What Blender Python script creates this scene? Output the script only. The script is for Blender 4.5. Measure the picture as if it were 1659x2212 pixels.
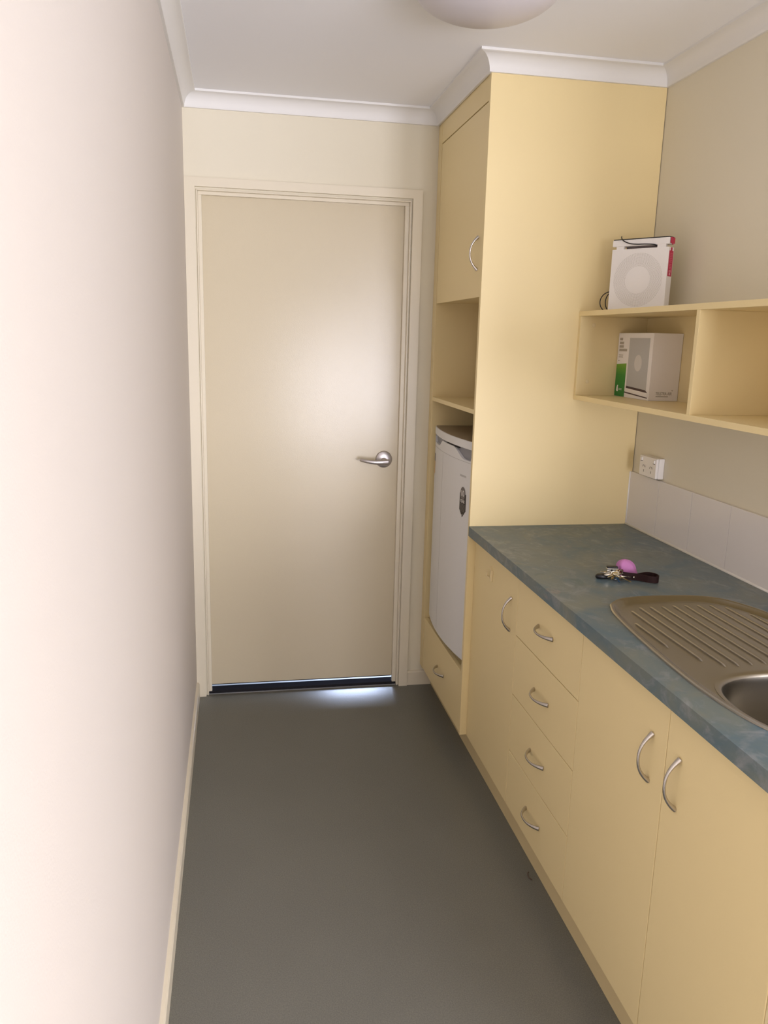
import bpy, bmesh, math, random
from mathutils import Vector, Matrix
random.seed(4)
S = bpy.context.scene
for o in list(bpy.data.objects): bpy.data.objects.remove(o)
COL = S.collection
PI = math.pi

def srgb(r, g, b):
    f = lambda c: (c/12.92 if c <= .04045 else ((c+.055)/1.055)**2.4)
    return (f(r/255), f(g/255), f(b/255), 1.0)

# ------------------------------------------------------------------ camera
CAM_POS = Vector((0.1839, -3.3303, 1.5402))
YAW, PITCH, ROLL = 0.1853, 0.2131, 0.0255
FPX = 1727.86
fw = Vector((math.sin(YAW)*math.cos(PITCH), math.cos(YAW)*math.cos(PITCH), -math.sin(PITCH)))
rt = Vector((math.cos(YAW), -math.sin(YAW), 0)); up = rt.cross(fw)
rr = math.cos(ROLL)*rt + math.sin(ROLL)*up
uu = -math.sin(ROLL)*rt + math.cos(ROLL)*up
cd = bpy.data.cameras.new('camera'); cam = bpy.data.objects.new('camera', cd); COL.objects.link(cam)
cd.sensor_fit = 'VERTICAL'; cd.sensor_height = 24.0; cd.lens = FPX/2212*24.0
cd.clip_start = .02; cd.clip_end = 60
M = Matrix.Identity(4)
for i in range(3):
    M[i][0] = rr[i]; M[i][1] = uu[i]; M[i][2] = -fw[i]; M[i][3] = CAM_POS[i]
cam.matrix_world = M
S.camera = cam

# ------------------------------------------------------------------ world, daylight, exposure
wd = bpy.data.worlds.new('sky'); S.world = wd; wd.use_nodes = True
bg = wd.node_tree.nodes['Background']; bg.inputs[0].default_value = (0.72, 0.84, 1.0, 1); bg.inputs[1].default_value = 0.12
S.view_settings.view_transform = 'Standard'; S.view_settings.look = 'None'
S.view_settings.exposure = 0.0; S.view_settings.gamma = 1.0; S.view_settings.use_curve_mapping = False

def area(name, loc, rot, sx, sy, power, col):
    l = bpy.data.lights.new(name, 'AREA'); l.shape = 'RECTANGLE'; l.size = sx; l.size_y = sy
    l.energy = power; l.color = col
    o = bpy.data.objects.new(name, l); COL.objects.link(o); o.location = loc; o.rotation_euler = rot
    return o
# the nook opens at its near end into a wider room; daylight enters through that room's windows
area('side_window_daylight', (4.16, -4.00, 1.35), (0, PI/2, 0), 1.50, 2.20, 8.6, (1.0, 0.985, 1.10))
area('back_window_daylight', (2.85, -5.96, 1.30), (PI/2, 0, 0), 1.70, 1.60, 196, (1.0, 0.985, 1.10))
area('glazed_door_daylight', (1.30, -5.96, 0.90), (PI/2, 0, 0), 0.58, 1.36, 58, (1.0, 0.985, 1.10))
# daylight outdoors, seen only through the gap under the far door
area('outdoor_daylight', (0.88, 1.20, 0.30), (-PI/2, 0, 0), 0.32, 0.30, 46, (0.60, 0.72, 1.0))

# ------------------------------------------------------------------ dimensions of the room (metres)
W, XT, YT, XBT, H = 1.594, 0.990, -0.678, 0.987, 2.424
ZB, BTH, XK, ZK, XD = 0.900, 0.034, 1.043, 0.097, 1.0153
G1, G2, G3, GE = -1.1325, -1.5954, -2.005, -2.366
YBACK, XFAR, YRET = -6.0, 4.2, -2.46

# ------------------------------------------------------------------ materials
def mat(name, col, rough=.5, metal=0.0, spec=.5, bump=None, coat=0.0, mottle=None):
    m = bpy.data.materials.new(name); m.use_nodes = True
    nt = m.node_tree; b = nt.nodes['Principled BSDF']
    b.inputs['Base Color'].default_value = col; b.inputs['Roughness'].default_value = rough
    b.inputs['Metallic'].default_value = metal; b.inputs['Specular IOR Level'].default_value = spec
    if coat: b.inputs['Coat Weight'].default_value = coat; b.inputs['Coat Roughness'].default_value = .12
    tc = nt.nodes.new('ShaderNodeTexCoord')
    if mottle:
        sc, amt = mottle
        n = nt.nodes.new('ShaderNodeTexNoise'); n.inputs['Scale'].default_value = sc; n.inputs['Detail'].default_value = 4
        r = nt.nodes.new('ShaderNodeValToRGB')
        r.color_ramp.elements[0].position = .3; r.color_ramp.elements[1].position = .7
        r.color_ramp.elements[0].color = tuple(c*(1-amt) for c in col[:3]) + (1,)
        r.color_ramp.elements[1].color = tuple(min(1, c*(1+amt)) for c in col[:3]) + (1,)
        nt.links.new(tc.outputs['Object'], n.inputs['Vector']); nt.links.new(n.outputs['Fac'], r.inputs['Fac'])
        nt.links.new(r.outputs['Color'], b.inputs['Base Color'])
    if bump:
        sc, st = bump
        n = nt.nodes.new('ShaderNodeTexNoise'); n.inputs['Scale'].default_value = sc; n.inputs['Detail'].default_value = 3
        k = nt.nodes.new('ShaderNodeBump'); k.inputs['Strength'].default_value = st; k.inputs['Distance'].default_value = .002
        nt.links.new(tc.outputs['Object'], n.inputs['Vector']); nt.links.new(n.outputs['Fac'], k.inputs['Height'])
        nt.links.new(k.outputs['Normal'], b.inputs['Normal'])
    return m

PAINT = srgb(231, 223, 201)
M = dict(
    wall=mat('wall_paint', PAINT, .62, bump=(260, .10), spec=.3),
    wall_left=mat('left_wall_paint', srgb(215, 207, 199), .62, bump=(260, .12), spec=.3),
    ceil=mat('ceiling_paint', srgb(248, 248, 250), .8, spec=.2),
    cove=mat('cornice_paint', srgb(236, 234, 230), .5, spec=.3),
    door=mat('door_enamel', srgb(212, 199, 170), .21, spec=.5, bump=(300, .12)),
    trim=mat('trim_enamel', srgb(230, 220, 197), .30, spec=.5),
    lam=mat('cream_laminate', srgb(241, 220, 166), .42, spec=.45, bump=(900, .05)),
    lamedge=mat('cream_edging', srgb(238, 219, 174), .45, spec=.4),
    kick=mat('cream_kickboard', srgb(220, 200, 152), .45, spec=.4),
    carcboard=mat('carcass_board', srgb(205, 188, 148), .7),  # plain dull cream board for carcasses and cupboard top
    steel=mat('sink_steel', srgb(172, 166, 154), .27, 1.0, bump=(700, .04)),
    chrome=mat('satin_chrome', srgb(196, 190, 184), .26, 1.0),
    lever=mat('satin_lever', srgb(196, 191, 190), .38, 1.0),
    tile=mat('white_tile', srgb(233, 228, 224), .16, spec=.5),
    grout=mat('grout', srgb(222, 215, 205), .8),
    caulk=mat('white_caulk', srgb(246, 243, 238), .45),
    white=mat('white_plastic', srgb(244, 240, 236), .38),
    fridge=mat('fridge_white', srgb(226, 225, 224), .34),
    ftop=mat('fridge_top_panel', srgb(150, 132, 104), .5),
    fgrey=mat('fridge_grey', srgb(140, 140, 146), .45),
    black=mat('black_plastic', srgb(22, 20, 21), .4),
    dark=mat('dark_gap', srgb(30, 24, 20), .8),
    slot=mat('slot_dark', srgb(58, 44, 34), .8),
    slotgrey=mat('slot_grey', srgb(120, 106, 100), .6),
    opal=mat('opal_diffuser', srgb(208, 203, 207), .35),
    card=mat('white_card', srgb(242, 236, 230), .55),
    cardgrey=mat('print_grey', srgb(190, 188, 184), .55),
    cardlight=mat('print_light', srgb(216, 211, 205), .55),
    print_=mat('print_text', srgb(148, 138, 118), .6),
    printbar=mat('print_faint', srgb(176, 166, 150), .6),
    printdark=mat('print_dark', srgb(84, 66, 66), .6),
    pink=mat('red_sticker', srgb(198, 30, 78), .4),
    pinkpr=mat('sticker_print', srgb(225, 110, 130), .5),
    pinkwh=mat('sticker_arrow', srgb(250, 205, 210), .5),
    stick=mat('sticker_black', srgb(42, 34, 32), .45),
    stickg=mat('sticker_grey', srgb(112, 104, 100), .45),
    stickw=mat('sticker_white', srgb(226, 220, 212), .45),
    orange=mat('sticker_orange', srgb(226, 186, 124), .5),
    leather=mat('brown_leather', srgb(34, 12, 9), .7, spec=.25, bump=(500, .15)),
    leatherin=mat('leather_edge', srgb(92, 34, 26), .55),
    keym=mat('key_metal', srgb(222, 216, 202), .16, 1.0),
    brass=mat('key_brass', srgb(182, 162, 116), .3, 1.0),
    bluekey=mat('blue_key', srgb(20, 60, 92), .4),
    purple=mat('purple_fabric', srgb(196, 126, 180), .75, bump=(600, .25)),
    alum=mat('dark_threshold', srgb(44, 43, 46), .9, spec=0.0),
    concrete=mat('outdoor_concrete', srgb(200, 204, 210), .7),
    cord=mat('black_cord', srgb(16, 14, 18), .45),
    scrap=mat('scrap_plastic', srgb(86, 70, 58), .5),
)
# green panel of the box: two greens in bands
def green_mat():
    m = bpy.data.materials.new('print_green'); m.use_nodes = True; nt = m.node_tree; b = nt.nodes['Principled BSDF']
    b.inputs['Roughness'].default_value = .5
    tc = nt.nodes.new('ShaderNodeTexCoord'); sx = nt.nodes.new('ShaderNodeSeparateXYZ')
    nt.links.new(tc.outputs['Object'], sx.inputs[0])
    mr = nt.nodes.new('ShaderNodeMapRange'); mr.inputs[1].default_value = 1.38; mr.inputs[2].default_value = 1.49
    r = nt.nodes.new('ShaderNodeValToRGB'); e = r.color_ramp.elements
    e[0].position = 0; e[0].color = srgb(38, 128, 50); e[1].position = 1; e[1].color = srgb(132, 176, 50)
    k = r.color_ramp.elements.new(.55); k.color = srgb(52, 140, 48)
    nt.links.new(sx.outputs['Z'], mr.inputs[0]); nt.links.new(mr.outputs[0], r.inputs[0]); nt.links.new(r.outputs[0], b.inputs['Base Color'])
    return m
M['green'] = green_mat()
# mottled blue-green worktop laminate
def bench_mat():
    m = bpy.data.materials.new('mottled_worktop'); m.use_nodes = True; nt = m.node_tree; b = nt.nodes['Principled BSDF']
    b.inputs['Roughness'].default_value = .38; b.inputs['Specular IOR Level'].default_value = .5
    tc = nt.nodes.new('ShaderNodeTexCoord'); mp = nt.nodes.new('ShaderNodeMapping'); mp.inputs['Rotation'].default_value = (0, 0, .5); mp.inputs['Scale'].default_value = (1.0, .7, 1.0)
    nt.links.new(tc.outputs['Object'], mp.inputs[0])
    def noise(sc, det, dist, rough=.55):
        n = nt.nodes.new('ShaderNodeTexNoise'); n.inputs['Scale'].default_value = sc; n.inputs['Detail'].default_value = det
        n.inputs['Distortion'].default_value = dist; n.inputs['Roughness'].default_value = rough
        nt.links.new(mp.outputs[0], n.inputs['Vector']); return n
    def ramp(n, a, ca, z, cz):
        r = nt.nodes.new('ShaderNodeValToRGB'); e = r.color_ramp.elements
        e[0].position = a; e[0].color = ca; e[1].position = z; e[1].color = cz
        nt.links.new(n.outputs['Fac'], r.inputs[0]); return r
    base = ramp(noise(7, 6, 1.2), .32, srgb(80, 104, 116), .66, srgb(114, 119, 110))
    g = (1, 1, 1, 1); k = (0, 0, 0, 1)
    def over(prev, n, a, z, col, amt):
        r = ramp(n, a, k, z, g); mx = nt.nodes.new('ShaderNodeMix'); mx.data_type = 'RGBA'
        mu = nt.nodes.new('ShaderNodeMath'); mu.operation = 'MULTIPLY'; mu.inputs[1].default_value = amt
        nt.links.new(r.outputs[0], mu.inputs[0]); nt.links.new(mu.outputs[0], mx.inputs[0])
        nt.links.new(prev, mx.inputs[6]); mx.inputs[7].default_value = col
        return mx.outputs[2]
    o = over(base.outputs[0], noise(13, 7, 2.0, .6), .52, .72, srgb(146, 148, 150), .65)
    o = over(o, noise(9.3, 5, 1.5), .60, .76, srgb(70, 92, 92), .7)
    o = over(o, noise(11.7, 6, 1.0), .63, .78, srgb(170, 138, 124), .55)
    o = over(o, noise(42, 5, .8, .7), .55, .8, srgb(150, 158, 162), .35)
    nt.links.new(o, b.inputs['Base Color']); return m
M['bench'] = bench_mat()
# grey-green sheet vinyl with fine speckle
def vinyl():
    m = bpy.data.materials.new('sheet_vinyl'); m.use_nodes = True; nt = m.node_tree; b = nt.nodes['Principled BSDF']
    b.inputs['Roughness'].default_value = .34; b.inputs['Specular IOR Level'].default_value = .5
    tc = nt.nodes.new('ShaderNodeTexCoord')
    def noise(sc, det):
        n = nt.nodes.new('ShaderNodeTexNoise'); n.inputs['Scale'].default_value = sc; n.inputs['Detail'].default_value = det
        nt.links.new(tc.outputs['Object'], n.inputs['Vector']); return n
    r = nt.nodes.new('ShaderNodeValToRGB'); e = r.color_ramp.elements
    e[0].position = .35; e[0].color = srgb(104, 104, 97); e[1].position = .65; e[1].color = srgb(120, 119, 111)
    nt.links.new(noise(330, 2).outputs['Fac'], r.inputs[0])
    r2 = nt.nodes.new('ShaderNodeValToRGB'); e = r2.color_ramp.elements
    e[0].position = .3; e[0].color = (.93, .93, .93, 1); e[1].position = .7; e[1].color = (1, 1, 1, 1)
    nt.links.new(noise(2.2, 4).outputs['Fac'], r2.inputs[0])
    mx = nt.nodes.new('ShaderNodeMix'); mx.data_type = 'RGBA'; mx.blend_type = 'MULTIPLY'; mx.inputs[0].default_value = 1
    nt.links.new(r.outputs[0], mx.inputs[6]); nt.links.new(r2.outputs[0], mx.inputs[7]); nt.links.new(mx.outputs[2], b.inputs['Base Color'])
    k = nt.nodes.new('ShaderNodeBump'); k.inputs['Strength'].default_value = .12; k.inputs['Distance'].default_value = .002
    nt.links.new(noise(240, 2).outputs['Fac'], k.inputs['Height']); nt.links.new(k.outputs[0], b.inputs['Normal'])
    return m
M['floor'] = vinyl()

# ------------------------------------------------------------------ mesh helpers
def box(bm, x0, x1, y0, y1, z0, z1, bev=0, seg=2):
    r = bmesh.ops.create_cube(bm, size=1)
    for v in r['verts']:
        v.co = Vector(((x0+x1)/2 + v.co.x*(x1-x0), (y0+y1)/2 + v.co.y*(y1-y0), (z0+z1)/2 + v.co.z*(z1-z0)))
    if bev:
        es = list({e for v in r['verts'] for e in v.link_edges})
        bmesh.ops.bevel(bm, geom=es, offset=bev, segments=seg, profile=.5, affect='EDGES')
def tube(bm, pts, rad, n=8, cap=True, closed=False):
    pts = [Vector(p) for p in pts]; N = len(pts); rings = []; pu = None
    for i, p in enumerate(pts):
        t = (pts[(i+1) % N] - pts[i-1]) if closed else (pts[min(i+1, N-1)] - pts[max(i-1, 0)])
        t.normalize()
        if pu is None:
            a = Vector((0, 0, 1)) if abs(t.z) < .9 else Vector((1, 0, 0)); u = a.cross(t).normalized()
        else:
            u = (pu - t*pu.dot(t)).normalized()
        pu = u; v = t.cross(u); r = rad(i/(N-1)) if callable(rad) else rad
        ru, rv = r if isinstance(r, tuple) else (r, r)
        rings.append([bm.verts.new(p + u*ru*math.cos(2*PI*k/n) + v*rv*math.sin(2*PI*k/n)) for k in range(n)])
    for i in range(N if closed else N-1):
        a, b = rings[i], rings[(i+1) % N]
        for k in range(n): bm.faces.new((a[k], a[(k+1) % n], b[(k+1) % n], b[k]))
    if cap and not closed:
        bm.faces.new(rings[0][::-1]); bm.faces.new(rings[-1])
def catmull(P, n=8, closed=False):
    P = [Vector(p) for p in P]; N = len(P); out = []
    for i in range(N if closed else N-1):
        g = (lambda j: P[j % N]) if closed else (lambda j: P[max(0, min(N-1, j))])
        a, b, c, d = g(i-1), g(i), g(i+1), g(i+2)
        for k in range(n):
            t = k/n
            out.append(.5*((2*b) + (c-a)*t + (2*a-5*b+4*c-d)*t*t + (3*b-a-3*c+d)*t**3))
    if not closed: out.append(P[-1])
    return out
def prism(bm, pts, off):
    """closed solid from a planar polygon pts (3D) swept by vector off"""
    a = [bm.verts.new(p) for p in pts]; b = [bm.verts.new(Vector(p)+Vector(off)) for p in pts]; n = len(a)
    bm.faces.new(a[::-1]); bm.faces.new(b)
    for i in range(n): bm.faces.new((a[i], a[(i+1) % n], b[(i+1) % n], b[i]))
def lathe(bm, prof, cen, n=48, axis='z'):
    cen = Vector(cen); rings = []
    for r, h in prof:
        ring = []
        for k in range(n):
            c, s = math.cos(2*PI*k/n)*r, math.sin(2*PI*k/n)*r
            ring.append(bm.verts.new(cen + (Vector((c, s, h)) if axis == 'z' else Vector((c, h, s)))))
        rings.append(ring)
    for a, b in zip(rings, rings[1:]):
        for k in range(n): bm.faces.new((a[k], a[(k+1) % n], b[(k+1) % n], b[k]))
    bm.faces.new(rings[0][::-1]); bm.faces.new(rings[-1])
def obj(name, bm, m, parent=None, smooth=False, angle=None):
    bmesh.ops.recalc_face_normals(bm, faces=bm.faces)
    me = bpy.data.meshes.new(name); bm.to_mesh(me); bm.free()
    me.materials.append(M[m] if isinstance(m, str) else m)
    if smooth:
        for p in me.polygons: p.use_smooth = True
        if angle: me.set_sharp_from_angle(angle=angle)
    o = bpy.data.objects.new(name, me); COL.objects.link(o)
    if parent: attach(o, parent)
    return o
def attach(o, parent):
    o.parent = parent
    if parent.type == 'EMPTY': o.matrix_parent_inverse = Matrix.Translation(-parent.location)
    elif parent.get('_wm'): o.matrix_parent_inverse = Matrix.Identity(4)
def B(name, m, parent, *a, bev=0):
    bm = bmesh.new(); box(bm, *a, bev=bev); return obj(name, bm, m, parent)
def BS(name, m, parent, boxes, bev=0):
    bm = bmesh.new()
    for a in boxes: box(bm, *a, bev=bev)
    return obj(name, bm, m, parent)
def root(name, loc, label=None, cat=None, group=None, kind=None):
    o = bpy.data.objects.new(name, None); COL.objects.link(o); o.location = loc; o.empty_display_size = .05
    return tag(o, label, cat, group, kind)
def tag(o, label=None, cat=None, group=None, kind=None):
    if label: o['label'] = label
    if cat: o['category'] = cat
    if group: o['group'] = group
    if kind: o['kind'] = kind
    return o
def struct(o, label, cat): return tag(o, label, cat, kind='structure')

def text_mesh(name, s, size, m, parent, origin, xdir, ydir, depth=.0004, align='CENTER', sx=1.0):
    cu = bpy.data.curves.new('t', 'FONT'); cu.body = s; cu.size = size; cu.extrude = depth; cu.align_x = align
    t = bpy.data.objects.new('t', cu); COL.objects.link(t)
    dg = bpy.context.evaluated_depsgraph_get()
    me = bpy.data.meshes.new_from_object(t.evaluated_get(dg))
    bpy.data.objects.remove(t); bpy.data.curves.remove(cu)
    X = Vector(xdir).normalized(); Y = Vector(ydir).normalized(); Z = X.cross(Y)
    for v in me.vertices: v.co = Vector(origin) + X*v.co.x*sx + Y*v.co.y + Z*v.co.z
    me.name = name; me.materials.clear(); me.materials.append(M[m])
    o = bpy.data.objects.new(name, me); COL.objects.link(o); attach(o, parent); return o

# ================================================================== ROOM SHELL
struct(B('floor', 'floor', None, -.1, XFAR+.1, YBACK-.1, .0, -.06, 0), 'grey-green speckled sheet vinyl floor', 'floor')
struct(B('ceiling', 'ceil', None, -.1, XFAR+.1, YBACK-.1, .09, H, H+.06), 'flat white plaster ceiling', 'ceiling')
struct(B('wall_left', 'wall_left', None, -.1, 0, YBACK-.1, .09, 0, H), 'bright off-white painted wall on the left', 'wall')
struct(BS('wall_end', 'wall', None, [(0, .0445, 0, .09, 0, H), (.8885, W, 0, .09, 0, H), (.0445, .8885, 0, .09, 2.0835, H)]),
       'cream painted end wall around the door', 'wall')
wr = struct(B('wall_right', 'wall', None, W, W+.1, YRET, .09, 0, H), 'beige painted wall above the worktop and tiles', 'wall')
struct(B('wall_return', 'wall', None, W+.1, XFAR, YRET, YRET+.1, 0, H), 'painted wall of the wider room past the worktop', 'wall')
# wider room behind the camera: back wall with glazed door and window, far side wall with window
struct(BS('wall_back', 'wall', None, [(0, .90, YBACK-.1, YBACK, 0, H), (1.60, 2.0, YBACK-.1, YBACK, 0, H), (3.7, XFAR, YBACK-.1, YBACK, 0, H),
       (.90, 1.60, YBACK-.1, YBACK, 2.05, H), (2.0, 3.7, YBACK-.1, YBACK, 0, .5), (2.0, 3.7, YBACK-.1, YBACK, 2.1, H)]), 'painted wall behind the camera', 'wall')
struct(BS('wall_far_side', 'wall', None, [(XFAR, XFAR+.1, -2.9, YRET+.1, 0, H), (XFAR, XFAR+.1, YBACK-.1, -5.1, 0, H), (XFAR, XFAR+.1, -5.1, -2.9, 0, .6), (XFAR, XFAR+.1, -5.1, -2.9, 2.1, H)]),
       'painted side wall of the wider room', 'wall')
def window(name, label, a, b, z0, z1, axis):
    w = struct(root(name, a, ), label, 'window'); t = .045
    for nm, (u0, u1, v0, v1) in (('sill_rail', (0, 1, z0, z0+t)), ('head_rail', (0, 1, z1-t, z1)), ('stile', (0, None, z0+t, z1-t)), ('stile', (None, 1, z0+t, z1-t)), ('mullion', (.5, .5, z0+t, z1-t))):
        p = a[axis]; q = b[axis]; L = q-p
        if u0 is None: lo, hi = q-t, q
        elif u1 is None: lo, hi = p, p+t
        elif u0 == u1: lo, hi = p+L/2-t/2, p+L/2+t/2
        else: lo, hi = p, q
        if axis == 0: B(nm, 'white', w, lo, hi, a[1]-.08, a[1]-.045, v0, v1)
        else: B(nm, 'white', w, a[0]+.045, a[0]+.08, lo, hi, v0, v1)
window('window_1', 'white framed window in the wall behind the camera', (2.0, YBACK, .5), (3.7, YBACK, .5), .5, 2.1, 0)
window('window_2', 'white framed window in the far side wall', (XFAR, -5.1, .6), (XFAR, -2.9, .6), .6, 2.1, 1)
window('door_2', 'glazed door in the wall behind the camera', (.90, YBACK, 0), (1.60, YBACK, 0), .0, 2.05, 0)

# ceiling cornice: cove profile, mitred, one length per wall
PROF = [(0, .056), (.008, .056), (.0095, .0535)] + [(.0466-.0371*math.cos(a), .0535-.0445*math.sin(a)) for a in [PI/2*k/10 for k in range(1, 11)]] + [(.0506, .0075), (.0506, 0), (0, 0)]
PATH = [Vector((0, YBACK)), Vector((0, 0)), Vector((XT, 0)), Vector((XT, YT)), Vector((W, YT)), Vector((W, YRET))]
def nrm(a, b):
    d = (b-a).normalized(); return Vector((d.y, -d.x))
LB = ['white cove cornice along the top of the left wall', 'white cove cornice above the door', 'white cove cornice over the tall cabinet door',
      'white cove cornice across the side of the tall cabinet', 'white cove cornice along the right wall']
for i in range(5):
    a, b = PATH[i], PATH[i+1]; n = nrm(a, b)
    na = nrm(PATH[i-1], a) if i > 0 else Vector((0, 0)); nb = nrm(b, PATH[i+2]) if i < 4 else Vector((0, 0))
    bm = bmesh.new(); ra = []; rb = []
    for d, h in PROF:
        pa = a + d*(n+na); pb = b + d*(n+nb)
        ra.append(bm.verts.new((pa.x, pa.y, H-h))); rb.append(bm.verts.new((pb.x, pb.y, H-h)))
    for k in range(len(PROF)):
        j = (k+1) % len(PROF); bm.faces.new((ra[k], ra[j], rb[j], rb[k]))
    bm.faces.new(ra[::-1]); bm.faces.new(rb)
    struct(obj('trim_%d' % (i+1), bm, 'cove', smooth=True, angle=.5), LB[i], 'cornice')

# skirting
bm = bmesh.new(); prism(bm, [(0, YBACK, 0), (.0125, YBACK, 0), (.0125, YBACK, .060), (.009, YBACK, .066), (0, YBACK, .068)], (0, -YBACK-.0185, 0))
struct(obj('baseboard_left', bm, 'trim'), 'low cream skirting board along the left wall', 'skirting')
bm = bmesh.new(); prism(bm, [(.931, 0, 0), (.931, -.0125, 0), (.931, -.0125, .060), (.931, -.009, .066), (.931, 0, .068)], (XK-.931-.001, 0, 0))
struct(obj('baseboard_end', bm, 'trim'), 'short cream skirting board between door frame and cabinet', 'skirting')

# ------------------------------------------------------------------ the door at the end
d1 = struct(root('door_1', (.465, 0, 0)), 'cream flush door with lever handle in the end wall', 'door')
DL, DR, DT = .0635, .8665, 2.0655
B('door_leaf', 'door', d1, DL-.008, DR+.008, .030, .068, .0345, DT+.006, bev=.0015)
def frame_piece(name, m, x0, x1, y0, y1, ztop, bev=.001): return B(name, m, d1, x0, x1, y0, y1, 0, ztop, bev=bev)
AX0, AX1, AX2, AX3, AZ0, AZ1 = .0006, .0400, .8925, .9310, 2.0905, 2.1235      # mitred architrave
for P in ([(AX0, 0), (AX1, 0), (AX1, AZ0), (AX0, AZ1)], [(AX3, 0), (AX3, AZ1), (AX2, AZ0), (AX2, 0)], [(AX1, AZ0), (AX2, AZ0), (AX3, AZ1), (AX0, AZ1)]):
    bm = bmesh.new(); prism(bm, [(x, -.018, z) for x, z in P], (0, .018, 0)); obj('architrave', bm, 'trim', d1)
frame_piece('jamb', 'trim', .0445, .0498, -.006, .09, 2.0785)
frame_piece('jamb', 'trim', .8832, .8885, -.006, .09, 2.0785)
B('jamb', 'trim', d1, .0445, .8885, -.006, .09, 2.0785, 2.0835, bev=.001)
frame_piece('door_stop', 'trim', .0498, DL, .012, .029, DT)
frame_piece('door_stop', 'trim', DR, .8832, .012, .029, DT)
B('door_stop', 'trim', d1, .0498, .8832, .012, .029, DT, 2.0785, bev=.001)
B('threshold', 'alum', d1, .0498, .8832, .010, .0655, 0, .011, bev=.003)
B('weather_seal', 'dark', d1, DL, DR, .034, .062, .0300, .0344)
# lever handle
hx, hz = .8065, 1.0335
bm = bmesh.new(); lathe(bm, [(.0365, .030), (.0365, .0265), (.034, .0215), (.026, .0175), (.014, .0160)], (hx, 0, hz), 40, 'y')
rose = obj('handle_rose', bm, 'lever', d1, smooth=True, angle=.6)
bm = bmesh.new(); lathe(bm, [(.011, .018), (.011, -.030), (.009, -.033)], (hx-.002, 0, hz-.002), 24, 'y')
obj('spindle', bm, 'lever', rose, smooth=True, angle=.6)
bm = bmesh.new()
pts = catmull([(hx+.012, -.034, hz-.003), (hx-.005, -.036, hz-.003), (hx-.03, -.038, hz-.004), (hx-.06, -.036, hz-.003), (hx-.09, -.028, hz+.001), (hx-.108, -.016, hz+.004)], 8)
def lv(t): return (.006 if t > .03 else .004, (.0125 - .006*t) if t > .03 else .009)
tube(bm, pts, lv, 14); obj('lever', bm, 'lever', rose, smooth=True, angle=.9)
# outside beyond the door
struct(B('ground_outside', 'concrete', None, -.3, 1.9, .0, 1.6, -.06, -.002), 'pale concrete outside seen under the door', 'ground')

# ================================================================== HANDLES (bow pulls)
def handle_mesh():
    bm = bmesh.new(); N = 22; pts = []
    for i in range(N+1):
        t = -1 + 2*i/N
        pts.append((-.0275*(1-abs(t)**2.3) - .0005, 0, .0485*t + .0045*math.sin(t*PI/2)))
    def rad(t):
        e = abs(2*t-1); return (.0033 + .0032*e**2.2, .0030 + .0030*e**3)
    tube(bm, pts, rad, 12)
    bmesh.ops.recalc_face_normals(bm, faces=bm.faces)
    me = bpy.data.meshes.new('handle'); bm.to_mesh(me); bm.free(); me.materials.append(M['chrome'])
    for p in me.polygons: p.use_smooth = True
    me.set_sharp_from_angle(angle=.9)
    return me
HM = handle_mesh()
def handle(parent, x, y, z, horiz=False):
    o = bpy.data.objects.new('handle', HM); COL.objects.link(o)
    o.location = (x, y, z); o.rotation_euler = (PI/2 if horiz else 0, 0, 0); o.parent = parent
    o['label'] = 'satin chrome bow handle'
    return o

# ================================================================== TALL CABINET
tc = root('tall_cabinet', (1.28, YT/2, 0), 'tall cream cabinet housing the white fridge, reaching the ceiling', 'cabinet')
B('side_panel', 'lam', tc, XT, W-.002, YT, YT+.018, ZK, H-.001, bev=.0008)
B('side_panel', 'lam', tc, XT+.001, W-.002, -.054, -.036, ZK, H-.001, bev=.0008)
B('filler_strip', 'lam', tc, XT+.002, XT+.02, -.0355, -.0005, ZK, H-.001, bev=.0008)
B('fascia', 'lam', tc, XT+.002, XT+.02, -.660, -.0545, 2.2935, H-.001, bev=.0008)
B('back_panel', 'lam', tc, W-.012, W-.002, -.660, -.054, ZK, H-.001)
B('cupboard_floor', 'lam', tc, XT+.022, W-.012, -.660, -.054, 1.690, 1.706)
B('cupboard_top', 'carcboard', tc, XT+.03, W-.012, -.660, -.054, 2.395, 2.411)
B('shelf', 'lam', tc, XT+.003, W-.012, -.660, -.054, 1.2925, 1.3085, bev=.0008)
B('fridge_platform', 'lam', tc, XT+.022, W-.012, -.660, -.054, .324, .340)
B('kickboard', 'kick', tc, XK, XK+.016, -.678, -.0015, 0, ZK)
td = B('door', 'lam', tc, XT+.002, XT+.02, -.6575, -.0605, 1.6855, 2.2890, bev=.001)
handle(td, XT+.002, -.6150, 1.829)
tdr = B('drawer', 'lam', tc, XT+.002, XT+.02, -.6575, -.0605, .100, .3395, bev=.001)
handle(tdr, XT+.002, -.364, .2165, True)

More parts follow.
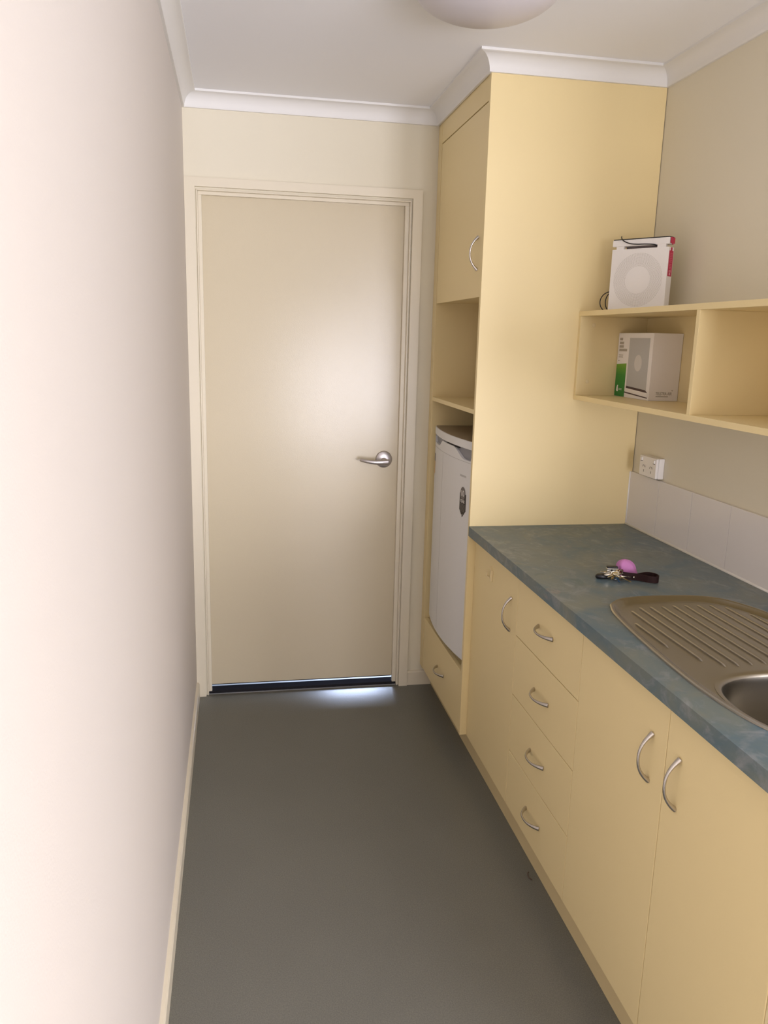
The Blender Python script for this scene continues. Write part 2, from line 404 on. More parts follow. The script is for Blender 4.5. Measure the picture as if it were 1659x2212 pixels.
# ================================================================== FRIDGE
FY0, FY1 = -.655, -.098
fcy, fhw = (FY0+FY1)/2, (FY1-FY0)/2
def fx(y, base=1.0, b=.026): 
    u = (y-fcy)/fhw; return base - b*(1-u*u) + .006*max(0, abs(u)-.93)**2*200
fr = root('bar_fridge', (1.27, fcy, .341), 'white bar fridge with curved door inside the tall cabinet', 'fridge')
B('body', 'fridge', fr, 1.055, 1.52, FY0+.004, FY1-.004, .372, 1.185, bev=.006)
for yy in (FY0+.05, FY1-.05):
    for xx in (1.09, 1.48):
        bm = bmesh.new(); lathe(bm, [(.016, .3405), (.016, .3725)], (xx, yy, 0), 16); obj('foot', bm, 'black', fr)
def slab(bm, y0, y1, zb, zt, base, depth, n=36):
    F0, F1, K0, K1 = [], [], [], []
    for i in range(n+1):
        y = y0+(y1-y0)*i/n; x = fx(y, base)
        F0.append(bm.verts.new((x, y, zb(y)))); F1.append(bm.verts.new((x, y, zt(y))))
        K0.append(bm.verts.new((base+depth, y, zb(y)))); K1.append(bm.verts.new((base+depth, y, zt(y))))
    for i in range(n):
        for a, b in ((F0, F1), (F1, K1), (K1, K0), (K0, F0)): bm.faces.new((a[i], a[i+1], b[i+1], b[i]))
    bm.faces.new((F0[0], F1[0], K1[0], K0[0])); bm.faces.new((F0[-1], F1[-1], K1[-1], K0[-1]))
def smooth01(t): t = max(0, min(1, t)); return t*t*(3-2*t)
def ztop(y):
    # scooped grip: deep lobes at both ends, high in the middle
    l = smooth01((y-(-.320))/.075)*smooth01((FY1-.010-y)/.022)       # lobe at the far end
    r = smooth01((-.465-y)/.115)*smooth01((y-(FY0+.008))/.016)              # lobe at the near end
    return 1.1575 - .027*l - .034*r
dr = bmesh.new(); slab(dr, FY0, FY1, lambda y: .3785, ztop, 1.0, .052, 72); fd = obj('door', dr, 'fridge', fr, smooth=True, angle=.5)
bm = bmesh.new(); slab(bm, FY0+.006, FY1-.006, lambda y: 1.10, lambda y: 1.1655, 1.010, .040); obj('grip_recess', bm, 'fgrey', fr, smooth=True, angle=.5)
bm = bmesh.new(); slab(bm, -.515, -.375, lambda y: 1.1562, lambda y: 1.1655, 1.0035, .02, 16); obj('grip_slot', bm, 'dark', fr)
bm = bmesh.new(); slab(bm, FY0, FY1, lambda y: 1.1650, lambda y: 1.1935, .998, .062); obj('top_cap', bm, 'fridge', fr, smooth=True, angle=.5)
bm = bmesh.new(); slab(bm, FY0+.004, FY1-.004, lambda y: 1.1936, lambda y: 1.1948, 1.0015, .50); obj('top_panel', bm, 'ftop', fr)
bm = bmesh.new(); slab(bm, FY0+.003, FY1-.003, lambda y: 1.1155, lambda y: 1.1170, .9995, .004); obj('moulding_line', bm, 'cardgrey', fd)
bm = bmesh.new(); slab(bm, -.331, -.329, lambda y: .39, lambda y: 1.11, .9997, .003, 1); obj('crease', bm, 'cardgrey', fd)
def on_door(y, z, off=.0006): return Vector((fx(y)-off, y, z))
def decal(name, m, poly, parent, off=.0006, th=.0005):
    bm = bmesh.new(); prism(bm, [on_door(y, z, off) for y, z in poly], (th, 0, 0)); return obj(name, bm, m, parent)
sy = -.584
stk = decal('warranty_sticker', 'stick', [(sy+.027, .999), (sy-.027, .999), (sy-.027, .938), (sy, .912), (sy+.027, .938)], fd, .0008)
decal('badge', 'stickg', [(sy+.021*math.cos(a), 1.000+.024*math.sin(a)) for a in [2*PI*k/20 for k in range(20)]], stk, .0014)
yd = Vector((fx(sy-.03)-fx(sy+.03), -.06, 0)).normalized()
text_mesh('print', '10', .032, 'stickw', stk, on_door(sy, .990, .0022), yd, (0, 0, 1), sx=.95)
text_mesh('print', 'YEAR', .0170, 'stickw', stk, on_door(sy, .9655, .0016), yd, (0, 0, 1), sx=.95)
for k in range(6): decal('print_line', 'stickg', [(sy+.021, .960-k*.0048), (sy-.021, .960-k*.0048), (sy-.021, .9585-k*.0048), (sy+.021, .9585-k*.0048)], stk, .0013)
decal('print_dot', 'stickw', [(sy+.003, .923), (sy-.003, .923), (sy, .917)], stk, .0014)
decal('maker_badge', 'cardgrey', [(-.551, 1.0665), (-.604, 1.0665), (-.604, 1.0595), (-.551, 1.0595)], fd)
decal('energy_label', 'stickg', [(-.108, 1.083), (-.150, 1.083), (-.150, 1.052), (-.108, 1.052)], fd, .0012)
decal('energy_label', 'orange', [(-.108, 1.052), (-.150, 1.052), (-.150, 1.000), (-.108, 1.000)], fd, .0012)

# ================================================================== BASE CABINETS
def carcass(parent, y0, y1):     # y0 far, y1 near
    BS('carcass', 'carcboard', parent, [(1.036, 1.570, y0-.016, y0-.0005, ZK, .862), (1.036, 1.570, y1+.0005, y1+.016, ZK, .862),
        (1.036, 1.570, y1+.016, y0-.016, ZK, ZK+.016), (1.555, 1.570, y1+.016, y0-.016, ZK+.016, .70)])
def front(name, parent, y0, y1, z0, z1): return B(name, 'lam', parent, XD, XD+.018, y1+.0013, y0-.0013, z0, z1, bev=.0011)
c1 = root('base_cupboard', (1.3, (YT+G1)/2, 0), 'cream single-door base cupboard beside the fridge cabinet', 'cupboard')
carcass(c1, YT, G1)
f1 = front('door', c1, YT, G1, ZK, .8635); handle(f1, XD, -1.078, .7135)
# stick-on hook: bent back plate with a small foot
bm = bmesh.new()
box(bm, XD-.0085, XD-.0002, -.8885, -.8815, .760, .7965, bev=.0008)
bm2 = [(XD-.0085, -.8880, .7965), (XD-.0085, -.8700, .8080), (XD-.0085, -.8700, .8035), (XD-.0085, -.8830, .7920)]
prism(bm, bm2, (.0082, 0, 0))
box(bm, XD-.0140, XD-.0002, -.8790, -.8600, .770, .7745, bev=.0006)
box(bm, XD-.0150, XD-.0110, -.8620, -.8570, .770, .7880, bev=.0006)
obj('stick_on_hook', bm, 'lamedge', f1)
c2 = root('drawer_unit', (1.3, (G1+G2)/2, 0), 'cream base unit with four stacked drawers', 'drawers')
carcass(c2, G1, G2)
ZS = [.8635, .6652, .4734, .2849, ZK-.0013]
for k in range(4):
    f = front('drawer', c2, G1, G2, ZS[k+1]+.0013, ZS[k]-(.0013 if k else 0))
    handle(f, XD, -1.362, [.7595, .568, .3775, .189][k], True)
c3 = root('sink_cupboard', (1.3, (G2+GE)/2, 0), 'cream double-door base cupboard below the sink', 'cupboard')
carcass(c3, G2, GE+.016)
f = front('door', c3, G2, G3, ZK, .8635); handle(f, XD, -1.9510, .711)
f = front('door', c3, G3, GE, ZK, .8635); handle(f, XD, -2.0555, .7105)
B('end_panel', 'lamedge', c3, XD+.001, 1.58, GE-.0175, GE, 0, .8655, bev=.0008)
kb = B('kickboard', 'kick', None, XK, XK+.016, GE+.001, YT-.0005, 0, ZK-.001)
tag(kb, 'cream kickboard running along the floor under the base cabinets', 'kickboard')

# ================================================================== WORKTOP AND SINK
SINK = catmull([(p[0], p[1], 0) for p in [(1.0904, -1.5726), (1.0985, -1.5540), (1.1140, -1.5360), (1.1467, -1.5132), (1.2116, -1.5005), (1.2985, -1.5020), (1.3589, -1.5100), (1.4083, -1.5340), (1.4418, -1.5780), (1.4690, -1.6500),
        (1.4850, -1.75), (1.4920, -1.88), (1.4930, -2.00), (1.4880, -2.10), (1.476, -2.18), (1.452, -2.24), (1.415, -2.285), (1.35, -2.318), (1.267, -2.328), (1.184, -2.318),
        (1.122, -2.285), (1.085, -2.240), (1.064, -2.185), (1.0520, -2.12), (1.0455, -2.03), (1.0475, -1.93), (1.0535, -1.832), (1.0618, -1.7313), (1.0731, -1.6387), (1.0815, -1.5980)]], 5, True)
def inset(loop, d):
    n = len(loop); out = []
    A = sum(loop[i].x*loop[(i+1) % n].y - loop[(i+1) % n].x*loop[i].y for i in range(n))
    sg = 1 if A > 0 else -1
    for i in range(n):
        t = (loop[(i+1) % n]-loop[i-1]).normalized(); out.append(loop[i] + Vector((-t.y, t.x, 0))*d*sg)
    return out
def ring(bm, loop, z): return [bm.verts.new((p.x, p.y, z)) for p in loop]
def loft(bm, a, b):
    n = len(a)
    for i in range(n): bm.faces.new((a[i], a[(i+1) % n], b[(i+1) % n], b[i]))
def fill(bm, loops):
    es = []
    for l in loops:
        for i in range(len(l)):
            e = bm.edges.get((l[i], l[(i+1) % len(l)])) or bm.edges.new((l[i], l[(i+1) % len(l)])); es.append(e)
    bmesh.ops.triangle_fill(bm, edges=es, use_beauty=True)
bm = bmesh.new(); YE = GE-.028
outl = [Vector(p) for p in [(XBT, YT-.0005, 0), (W-.0105, YT-.0005, 0), (W-.0105, YE, 0), (XBT, YE, 0)]]
hole = inset(SINK, .014)
o1 = ring(bm, outl, ZB); h1 = ring(bm, hole, ZB); o0 = ring(bm, outl, ZB-BTH); h0 = ring(bm, hole, ZB-BTH)
fill(bm, [o1, h1]); fill(bm, [o0, h0]); loft(bm, o1, o0); loft(bm, h1, h0)
be = [e for e in bm.edges if all(v in o1 for v in e.verts)]
wt = obj('worktop', bm, 'bench'); tag(wt, 'mottled blue-green laminate worktop with inset sink', 'worktop')

sk = root('sink', (1.267, -1.91, ZB), 'stainless steel sink with ribbed drainer set into the worktop', 'sink')
bm = bmesh.new()
levels = [(0, .0004), (.0008, .0034), (.0035, .0056), (.0085, .0054), (.0115, .0036), (.021, -.0044), (.029, -.0062)]
rings = [ring(bm, inset(SINK, d), ZB+z) for d, z in levels]
for a, b in zip(rings, rings[1:]): loft(bm, a, b)
def bowl(d, n=80, e=3.0):
    out = []
    for k in range(n):
        t = 2*PI*k/n; c, s = math.cos(t), math.sin(t)
        out.append(Vector((1.262+(.1755-d)*math.copysign(abs(c)**(2/e), c), -2.1355+(.1655-d)*math.copysign(abs(s)**(2/e), s), 0)))
    return out
bb = ring(bm, bowl(-.010), ZB-.0062)
fill(bm, [rings[-1], bb])
tray = obj('drainer_tray', bm, 'steel', sk, smooth=True, angle=.6)
bm = bmesh.new()
lv2 = [(-.012, -.0058), (-.006, -.0064), (-.002, -.0078), (.0005, -.0105), (.002, -.015), (.0025, -.025), (.004, -.08), (.0055, -.128), (.009, -.146), (.018, -.158), (.034, -.164), (.06, -.167), (.11, -.169)]
rb = [ring(bm, bowl(d), ZB+z) for d, z in lv2]
for a, b in zip(rb, rb[1:]): loft(bm, a, b)
bm.faces.new(rb[-1])
bw = obj('bowl', bm, 'steel', sk, smooth=True, angle=.7)
bm = bmesh.new(); lathe(bm, [(.043, ZB-.1685), (.043, ZB-.1665), (.036, ZB-.1655), (.033, ZB-.168), (.012, ZB-.1685)], (1.262, -2.1355, 0), 32); obj('waste_outlet', bm, 'chrome', bw, smooth=True, angle=.6)
RIB = [(1.1100, -1.671, -1.814), (1.1428, -1.588, -1.894), (1.1758, -1.564, -1.927), (1.2058, -1.5636, -1.9284), (1.2387, -1.5634, -1.926), (1.2708, -1.560, -1.926), (1.3035, -1.560, -1.926), (1.3362, -1.563, -1.926), (1.3695, -1.567, -1.926), (1.4010, -1.588, -1.915), (1.4330, -1.640, -1.880)]
for x, ya, yb in RIB:
    bm = bmesh.new(); pts = [(x, ya+.006, ZB-.0095), (x, ya, ZB-.0064), (x, ya-.01, ZB-.0050), (x, yb+.01, ZB-.0050), (x, yb, ZB-.0064), (x, yb-.006, ZB-.0095)]
    tube(bm, pts, (.0031, .0034), 12); obj('drainer_rib', bm, 'steel', sk, smooth=True, angle=1.2)

# ------------------------------------------------------------------ splashback tiles (parts of the right wall)
bm = bmesh.new(); box(bm, W-.006, W, GE-.028, YT-.0008, ZB+.001, 1.0945)
obj('grout_bed', bm, 'grout', wr)
TW = .2039; y = YT-.0030; tme = None; k = 0
while y-TW > GE-.03:
    if tme is None:
        bm = bmesh.new(); box(bm, -.0105, 0, -TW+.0016, 0, 0, .1905, bev=.0012); bmesh.ops.recalc_face_normals(bm, faces=bm.faces)
        tme = bpy.data.meshes.new('tile'); bm.to_mesh(tme); bm.free(); tme.materials.append(M['tile'])
    o = bpy.data.objects.new('tile', tme); COL.objects.link(o); o.location = (W+random.uniform(-.0002, .0002), y, ZB+.0045); o.parent = wr
    y -= TW; k += 1
bm = bmesh.new(); tube(bm, [(W-.0115, YT-.001, ZB+.0015), (W-.0115, GE-.02, ZB+.0015)], .0044, 10)
tube(bm, [(W-.0105, YT-.0015, ZB+.002), (W-.0105, YT-.0015, 1.0945)], .0030, 10); obj('caulk_bead', bm, 'caulk', wr, smooth=True)

# ------------------------------------------------------------------ double power outlet
po = root('power_outlet', (W-.001, -.8325, 1.136), 'white double power outlet above the splashback tiles', 'power outlet')
PX = 1.564
B('mounting_block', 'white', po, PX+.010, W-.0005, -.8895, -.7755, 1.1010, 1.1700, bev=.0015)
plate = B('face_plate', 'white', po, PX, PX+.010, -.8895, -.7755, 1.1010, 1.1700, bev=.003)
for yy in (-.7890, -.8735):
    s = B('switch', 'white', plate, PX-.0035, PX+.001, yy-.0065, yy+.0065, 1.1520, 1.1635, bev=.0012)
    B('switch_gap', 'slot', s, PX-.0006, PX+.001, yy-.0070, yy+.0070, 1.1498, 1.1518)
for yy in (-.8085, -.8560):
    bm = bmesh.new()
    for dy, dz, rot in ((.0062, .0065, .5), (-.0062, .0065, -.5), (0, -.0098, 0)):
        c, s = math.cos(rot), math.sin(rot); P = []
        for a, b in ((-.0010, -.0042), (.0010, -.0042), (.0010, .0042), (-.0010, .0042)):
            P.append((PX-.0005, yy+dy+a*c-b*s, 1.1290+dz+a*s+b*c))
        prism(bm, P, (.001, 0, 0))
    obj('pin_slots', bm, 'slot', plate)

# ================================================================== WALL SHELF
XS, Z0, Z1, YS2, YSE = 1.3422, 1.3505, 1.6485, -1.4048, -2.140
ws = root('wall_shelf', (1.47, -1.41, Z0), 'cream open wall shelf with a divider above the worktop', 'shelf')
B('shelf_board', 'lam', ws, XS, W-.001, YSE, YT-.0006, Z1-.016, Z1, bev=.0007)
B('shelf_board', 'lam', ws, XS, W-.001, YSE, YT-.0006, Z0, Z0+.016, bev=.0007)
B('back_panel', 'lam', ws, W-.006, W-.001, YSE, YT-.0006, Z0+.016, Z1-.016)
sd = B('side_panel', 'lam', ws, XS+.0006, W-.006, YT-.0166, YT-.0006, Z0+.016, Z1-.016, bev=.0007)
B('side_panel', 'lam', ws, XS+.0006, W-.006, YSE, YSE+.016, Z0+.016, Z1-.016, bev=.0007)
B('divider', 'lam', ws, XS+.0006, W-.006, YS2-.016, YS2, Z0+.016, Z1-.016, bev=.0007)
for xx, zz in ((1.392, 1.604), (1.383, 1.413)):
    bm = bmesh.new(); lathe(bm, [(.0065, YT-.0168), (.0065, YT-.0176), (.0055, YT-.018)], (xx, 0, zz), 20, 'y'); obj('screw_cap', bm, 'lamedge', sd, smooth=True, angle=.6)

# ------------------------------------------------------------------ boxed modem in the shelf
bx0, bx1, by0, by1, bz0 = 1.4850, 1.5870, -.9385, -.7000, Z0+.0163
bh = .2130; bz1 = bz0+bh
pk = root('product_box', ((bx0+bx1)/2, (by0+by1)/2, bz0), 'white and green cardboard product box standing in the shelf bay', 'box')
cb = B('carton', 'card', pk, bx0, bx1, by0, by1, bz0, bz1, bev=.0008)
def fpoly(name, m, yz, off, parent=cb):
    bm = bmesh.new(); prism(bm, [(bx0-off, yy, zz) for yy, zz in yz], (.0004, 0, 0)); return obj(name, bm, m, parent)
L = by1-by0
def fy(u): return by1-u*L            # u 0 = far edge, 1 = near edge
def fz(v): return bz0+v*bh
def rect(u0, u1, v0, v1): return [(fy(u0), fz(v0)), (fy(u1), fz(v0)), (fy(u1), fz(v1)), (fy(u0), fz(v1))]
fpoly('green_print', 'green', [(fy(.003), fz(.004)), (fy(.30), fz(.004)), (fy(.30), fz(.530)), (fy(.003), fz(.510))], .0005)
pic = fpoly('product_picture', 'cardgrey', rect(.345, .915, .145, .925), .0005)
fpoly('picture_dial', 'cardlight', [(fy(.635+.105*math.cos(a)), fz(.545+.125*math.sin(a))) for a in [2*PI*k/28 for k in range(28)]], .0008, pic)
fpoly('picture_slot', 'printdark', [(fy(.345), fz(.145)), (fy(.96), fz(.112)), (fy(.90), fz(.150)), (fy(.345), fz(.182))], .0008, pic)
fpoly('picture_base', 'card', [(fy(.32), fz(.090)), (fy(.965), fz(.045)), (fy(.965), fz(.110)), (fy(.32), fz(.150))], .0009, pic)
fpoly('picture_shadow', 'printdark', [(fy(.30), fz(.070)), (fy(.965), fz(.030)), (fy(.965), fz(.046)), (fy(.31), fz(.092))], .0007, pic)
for v, u1 in ((.905, .13), (.845, .17), (.79, .17), (.735, .28)): fpoly('print_line', 'printbar', rect(.045, u1, v-.02, v+.02), .0005)
for v in (.655, .625): fpoly('print_line', 'printbar', rect(.045, .175, v-.007, v+.007), .0005)
fpoly('print_mark', 'printbar', rect(.045, .075, .558, .574), .0005)
lg = [(.052, .085), (.058, .13), (.075, .165), (.10, .170), (.105, .158), (.098, .15), (.105, .10), (.108, .07), (.09, .062), (.07, .066)]
fpoly('logo', 'card', [(fy(u), fz(v+.012)) for u, v in lg], .0009)
for v in (.128, .108): fpoly('logo_print', 'cardlight', rect(.13, .22, v-.004, v+.004), .0009)
text_mesh('lettering', 'TELSTRA AIR', .0140, 'print_', cb, (bx0+.024, by0-.0003, bz0+.0185), (1, 0, 0), (0, 0, 1), .0002, 'LEFT', sx=.70)
bm = bmesh.new(); prism(bm, [(bx0+.025, by0-.0003, bz0+.0125), (bx0+.068, by0-.0003, bz0+.0125), (bx0+.068, by0-.0003, bz0+.0145), (bx0+.025, by0-.0003, bz0+.0145)], (0, .0002, 0)); obj('print_line', bm, 'print_', cb)
bm = bmesh.new()
for r0, r1 in ((.0010, .0022), (.0034, .0046)):
    a = [PI*.25+PI*.5*k/8 for k in range(9)]
    P = [(bx0+.081+r1*math.cos(t), by0-.0003, bz0+.0305+r1*math.sin(t)) for t in a] + [(bx0+.081+r0*math.cos(t), by0-.0003, bz0+.0305+r0*math.sin(t)) for t in a[::-1]]
    prism(bm, P, (0, .0002, 0))
obj('signal_mark', bm, 'print_', cb)

# ------------------------------------------------------------------ modem standing on the shelf
mz = Z1+.0003
ml = Vector((1.397, -.778, 0)); mr = Vector((1.510, -.935, 0)); U = (mr-ml).normalized(); MW = (mr-ml).length
Dn = Vector((-U.y, U.x, 0))           # into the modem, away from the face
if Dn.x < 0: Dn = -Dn
MD, MH = .035, .2245
md = root('modem', (1.47, -.84, mz), 'white upright modem with dotted ring and red label on the shelf top', 'modem')
def mbox(name, m, parent, u0, u1, d0, d1, z0, z1, bev=.0015):
    bm = bmesh.new(); box(bm, 0, 1, 0, 1, 0, 1)
    for v in bm.verts:
        u = u0+(u1-u0)*v.co.x; d = d0+(d1-d0)*v.co.y; z = z0+(z1-z0)*v.co.z
        v.co = ml + U*u + Dn*d + Vector((0, 0, mz+z))
    if bev: bmesh.ops.bevel(bm, geom=list(bm.edges), offset=bev, segments=2, profile=.5, affect='EDGES')
    return obj(name, bm, m, parent)
body = mbox('body', 'white', md, 0, MW, 0, MD, 0, .1930)
mbox('top_bar', 'white', md, 0, MW, 0, MD, .2015, .2215)
mbox('top_cover', 'black', md, .002, MW-.002, .001, MD-.001, .2213, MH, .001)
mbox('pillar', 'white', md, .014, .040, .001, .012, .1925, .2020, .0005)
mbox('pillar', 'white', md, MW-.040, MW-.012, .001, .012, .1925, .2020, .0005)
mbox('slot_back', 'slotgrey', md, .040, MW-.040, .020, .030, .1925, .2020, 0)
def mp(u, z, off): return ml + U*u - Dn*off + Vector((0, 0, mz+z))
bm = bmesh.new()
for k in range(12):
    r = .043+k*.0034; n = int(2*PI*r/.0036)
    for j in range(n):
        a = 2*PI*(j+.5*(k % 2))/n; u = MW*.50+r*1.02*math.cos(a); z = .0960+r*1.02*math.sin(a); h = .00062
        prism(bm, [mp(u-h, z-h, .0003), mp(u+h, z-h, .0003), mp(u+h, z+h, .0003), mp(u-h, z+h, .0003)], Dn*.0002)
tag(obj('perforations', bm, 'print_', body), kind='stuff')
def ms(d, z, off=.0003): return mr + U*off + Dn*d + Vector((0, 0, mz+z))
def side_poly(name, m, dz, off=.0003, parent=None):
    bm = bmesh.new(); prism(bm, [ms(d, z, off) for d, z in dz], -U*.0002); return obj(name, bm, m, parent)
lab = side_poly('label', 'pink', [(.004, .105), (.031, .105), (.031, .182), (.004, .182)], .0005, body)
side_poly('label_neck', 'pink', [(.0125, .182), (.0225, .182), (.0225, .190), (.0175, .1935), (.0125, .190)], .0005, lab)
tl = side_poly('label_tab', 'pink', [(.002, .2035), (.012, .2035), (.0145, .1995), (.0205, .1995), (.023, .2035), (.032, .2035), (.032, .2215), (.002, .2215)], .0022, lab)
for k in range(6): side_poly('label_print', 'pinkpr', [(.010, .175-k*.0052), (.026, .175-k*.0052), (.026, .1733-k*.0052), (.010, .1733-k*.0052)], .0008, lab)
for k in range(4): side_poly('label_print', 'pinkpr', [(.009, .142-k*.0045), (.025, .142-k*.0045), (.025, .1400-k*.0045), (.009, .1400-k*.0045)], .0008, lab)
for k in range(2): side_poly('label_print', 'pinkwh', [(.010, .1225-k*.0035), (.024, .1225-k*.0035), (.024, .1210-k*.0035), (.010, .1210-k*.0035)], .0008, lab)
side_poly('label_arrow', 'pinkwh', [(.014, .1155), (.020, .1155), (.020, .112), (.022, .112), (.017, .107), (.012, .112), (.014, .112)], .0008, lab)
# power cord: draped over the top and looping out at the far side
bm = bmesh.new()
tube(bm, [p for p in catmull([mp(.022, MH+.010, -.014), mp(.030, MH+.0025, .000), mp(.040, .2180, .0030), mp(.062, .2090, .0032), mp(.088, .2055, .0030), mp(.115, .2045, .0030), mp(.142, .2020, .0028), mp(.152, .1985, -.004), mp(.156, .1970, -.014)], 8)], .0016, 8)
pc = obj('power_cord', bm, 'cord', md, smooth=True); pc['label'] = 'thin black power cord draped over the top'
bm = bmesh.new()
for rx, rz, cu in ((.034, .0330, -.006), (.018, .0300, -.002)):
    P = [mp(cu-rx*math.sin(a), .030+rz*math.cos(a), -.024+.006*math.sin(a)) for a in [PI*(-.12+1.10*k/20) for k in range(21)]]
    tube(bm, P, .0016, 8)
obj('cord_loop', bm, 'cord', pc, smooth=True)

# ================================================================== CEILING LIGHT
LC = Vector((.815, -1.186, H)); LR = .188
cl = root('ceiling_light', LC, 'round white dome ceiling light, switched off', 'ceiling light')
bm = bmesh.new(); lathe(bm, [(LR-.012, 0), (LR-.010, -.016), (LR-.02, -.018)], LC, 64); obj('base', bm, 'white', cl, smooth=True, angle=.6)
bm = bmesh.new(); lathe(bm, [(LR-.004, -.010)] + [(max(.002, LR*math.cos(a)), -.014-.080*math.sin(a)) for a in [PI/2*k/16 for k in range(17)]], LC, 72); obj('diffuser', bm, 'opal', cl, smooth=True, angle=1.0)

# ================================================================== KEYS ON THE WORKTOP
kz = ZB+.0004
kr = root('key_bunch', (1.235, -1.33, kz), 'bunch of keys with dark leather strap and purple pouch on the worktop', 'keys')
def ringtube(bm, c, n, r, th, seg=28):
    n = Vector(n).normalized(); a = n.orthogonal().normalized(); b = n.cross(a); c = Vector(c)
    tube(bm, [c+a*r*math.cos(2*PI*k/seg)+b*r*math.sin(2*PI*k/seg) for k in range(seg)], th, 8, closed=True)
def zz(h): return kz+h
# leather strap on edge: doubled, riveted, opening into a teardrop loop
sp = [(1.238, -1.343), (1.252, -1.350), (1.268, -1.357), (1.282, -1.368), (1.298, -1.383), (1.316, -1.388), (1.3285, -1.376), (1.3290, -1.356), (1.318, -1.343), (1.302, -1.343), (1.286, -1.349), (1.270, -1.3535), (1.254, -1.346), (1.240, -1.338)]
cv = catmull([(a, b, 0) for a, b in sp], 6); bm = bmesh.new(); th = .0013; R0 = []
for i, p in enumerate(cv):
    t = (cv[min(i+1, len(cv)-1)]-cv[max(i-1, 0)]).normalized(); n = Vector((-t.y, t.x, 0))
    lift = .0003 + .003*max(0, 1-i/30)
    R0.append([bm.verts.new((p.x+n.x*s, p.y+n.y*s, zz(lift+h))) for s, h in ((-th, 0), (th, 0), (th, .0185), (-th, .0185))])
for a, b in zip(R0, R0[1:]):
    for k in range(4): bm.faces.new((a[k], a[(k+1) % 4], b[(k+1) % 4], b[k]))
bm.faces.new(R0[0][::-1]); bm.faces.new(R0[-1])
st = obj('leather_strap', bm, 'leather', kr)
bm = bmesh.new(); lathe(bm, [(.0026, -1.3600), (.0026, -1.3625), (.0015, -1.3635)], (1.2625, 0, zz(.011)), 16, 'y'); obj('rivet', bm, 'keym', st, smooth=True)
bm = bmesh.new(); ringtube(bm, (1.2335, -1.343, zz(.0135)), (.6, -.75, .35), .0125, .0011); ringtube(bm, (1.2335, -1.344, zz(.0150)), (.55, -.75, .42), .0123, .0011); obj('split_ring', bm, 'keym', kr, smooth=True)
bm = bmesh.new(); ringtube(bm, (1.216, -1.343, zz(.0130)), (-.25, -.85, .45), .0118, .0012); obj('split_ring', bm, 'keym', kr, smooth=True)
def key(c, ang, z, tilt, m, l=.030, head=.0105):
    bm = bmesh.new(); P = [(-.004+head*math.cos(a), head*math.sin(a)) for a in [PI*.18+PI*1.64*k/14 for k in range(15)]]
    P = P[::-1]
    blade = [(0+head*.55, .0035), (l*.95, .0035), (l, .0012), (l-.003, -.0004), (l-.006, -.0016), (l-.009, -.0002), (l-.012, -.0018), (l-.015, -.0006), (l-.018, -.0030), (head*.55, -.0035)]
    P = [(x, y) for x, y in P] ; pts = blade[::-1] + P[::-1]
    ca, sa = math.cos(ang), math.sin(ang); ct, stt = math.cos(tilt), math.sin(tilt)
    W3 = [Vector((c[0]+ca*x*ct-sa*y, c[1]+sa*x*ct+ca*y, zz(z)+x*stt)) for x, y in pts]
    nn = Vector((-ca*stt, -sa*stt, ct))
    prism(bm, W3, nn*.0019); o = obj('key', bm, m, kr); return o
key((1.207, -1.335), PI*.97, .012, -.10, 'keym'); key((1.212, -1.330), PI*.86, .014, .02, 'keym'); key((1.214, -1.352), -PI*.55, .0105, -.22, 'bluekey', .03)
key((1.226, -1.356), -PI*.30, .0105, -.24, 'brass', .032); key((1.211, -1.350), -PI*.78, .013, -.20, 'brass', .026); key((1.220, -1.350), PI*.10, .017, .02, 'keym', .034)
key((1.224, -1.348), -PI*.06, .0125, -.12, 'keym', .036); key((1.205, -1.322), PI*1.05, .016, .10, 'keym', .028); key((1.216, -1.345), -PI*.92, .0145, -.16, 'keym', .03)
key((1.222, -1.338), PI*.32, .0165, .06, 'keym', .026)
# black fob
bm = bmesh.new(); n = 28
rg = []
for z, s in ((.0004, .80), (.0025, .96), (.006, 1.0), (.0095, .95), (.012, .78)):
    rg.append([bm.verts.new((1.187+.0205*s*math.cos(2*PI*k/n)+.004*s*math.sin(2*PI*k/n), -1.326+.0130*s*math.sin(2*PI*k/n)-.003*s*math.cos(2*PI*k/n), zz(z))) for k in range(n)])
for a, b in zip(rg, rg[1:]): loft(bm, a, b)
bm.faces.new(rg[0][::-1]); bm.faces.new(rg[-1]); obj('black_fob', bm, 'black', kr, smooth=True, angle=.9)
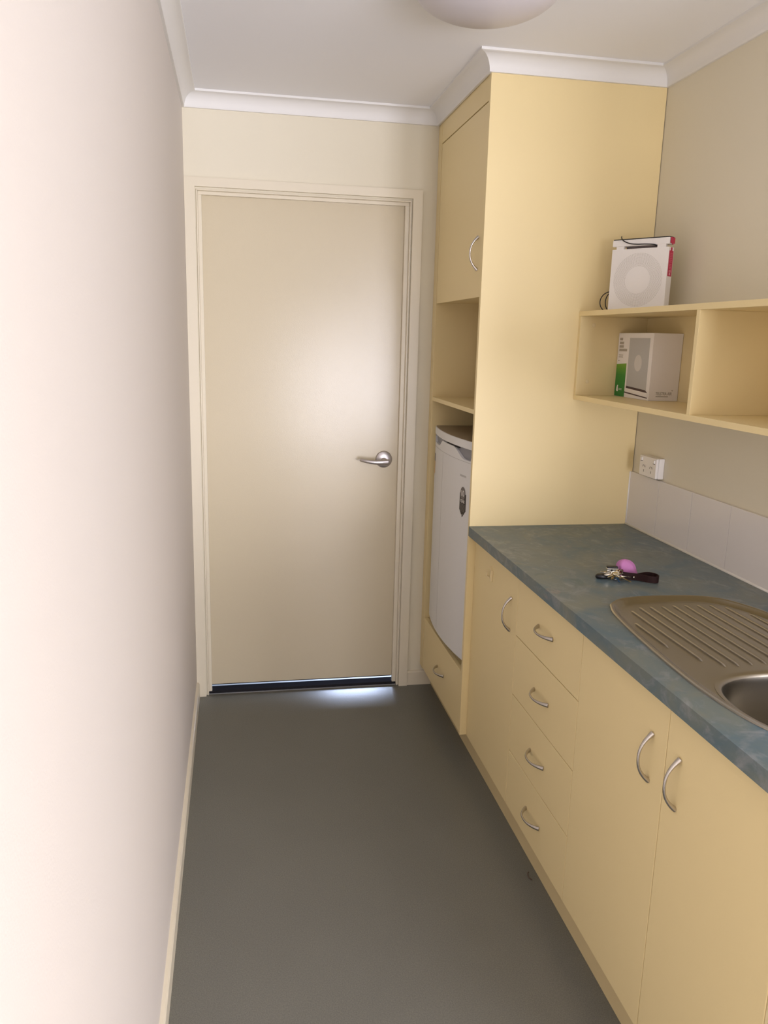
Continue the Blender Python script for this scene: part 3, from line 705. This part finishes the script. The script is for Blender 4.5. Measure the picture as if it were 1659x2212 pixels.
# bottle-opener like steel bar with a dark top
def obox(name, m, c, ang, lx, ly, z0, z1, bev=.0008, parent=None):
    bm = bmesh.new(); box(bm, -lx/2, lx/2, -ly/2, ly/2, z0, z1, bev=bev)
    R = Matrix.Translation((c[0], c[1], kz)) @ Matrix.Rotation(ang, 4, 'Z'); bmesh.ops.transform(bm, matrix=R, verts=bm.verts); return obj(name, bm, m, parent or kr)
bar = obox('steel_tag', 'keym', (1.2290, -1.298), -.20, .033, .014, .0120, .0200)
obox('tag_cover', 'black', (1.2300, -1.295), -.20, .030, .013, .0200, .0245, parent=bar)
obox('tag_hole', 'black', (1.2240, -1.3050), -.20, .0035, .0012, .0140, .0180, 0, bar); obox('tag_hole', 'black', (1.2330, -1.3068), -.20, .0035, .0012, .0140, .0180, 0, bar)
obox('brown_tag', 'leatherin', (1.2480, -1.308), -.35, .016, .012, .004, .0180)
obox('tag_underside', 'black', (1.2250, -1.310), -.20, .030, .020, .0008, .0120)
# purple pouch: crumpled hood, steeper on the far side
bm = bmesh.new(); nu, nv = 40, 16; rows = []
for j in range(nv+1):
    v = j/nv; row = []; pr = (1-v**3.4)**.6+.012
    for i in range(nu):
        a = 2*PI*i/nu; w = 1+.06*math.sin(3*a+1+v)+.05*math.sin(5*a+3*v)+.03*math.sin(9*a-2*v)
        ext = 1+.28*max(0, math.cos(a+.5))*(1-v)**2
        rx = .0255*pr*w*ext; ry = .0200*pr*w*ext
        row.append(bm.verts.new((1.2790-.004*v+rx*math.cos(a)-.2*ry*math.sin(a), -1.285+ry*math.sin(a)+.006*v, zz(.0003+.0400*v*(1+.05*math.sin(4*a+1)*(1-v))))))
    rows.append(row)
for a, b in zip(rows, rows[1:]): loft(bm, a, b)
bm.faces.new(rows[0][::-1]); bm.faces.new(rows[-1])
obj('purple_pouch', bm, 'purple', kr, smooth=True)

# ------------------------------------------------------------------ curled scrap on the floor by the kickboard
bm = bmesh.new(); P = [(1.022+.010*math.cos(a), -1.372+.022*math.sin(a), .0022+.003*max(0, math.sin(a*2))) for a in [PI*(.55+.75*k/12) for k in range(13)]]
tube(bm, P, .0018, 8); sc = obj('curled_scrap', bm, 'scrap', smooth=True); tag(sc, 'small curled dark scrap on the floor beside the kickboard', 'scrap')
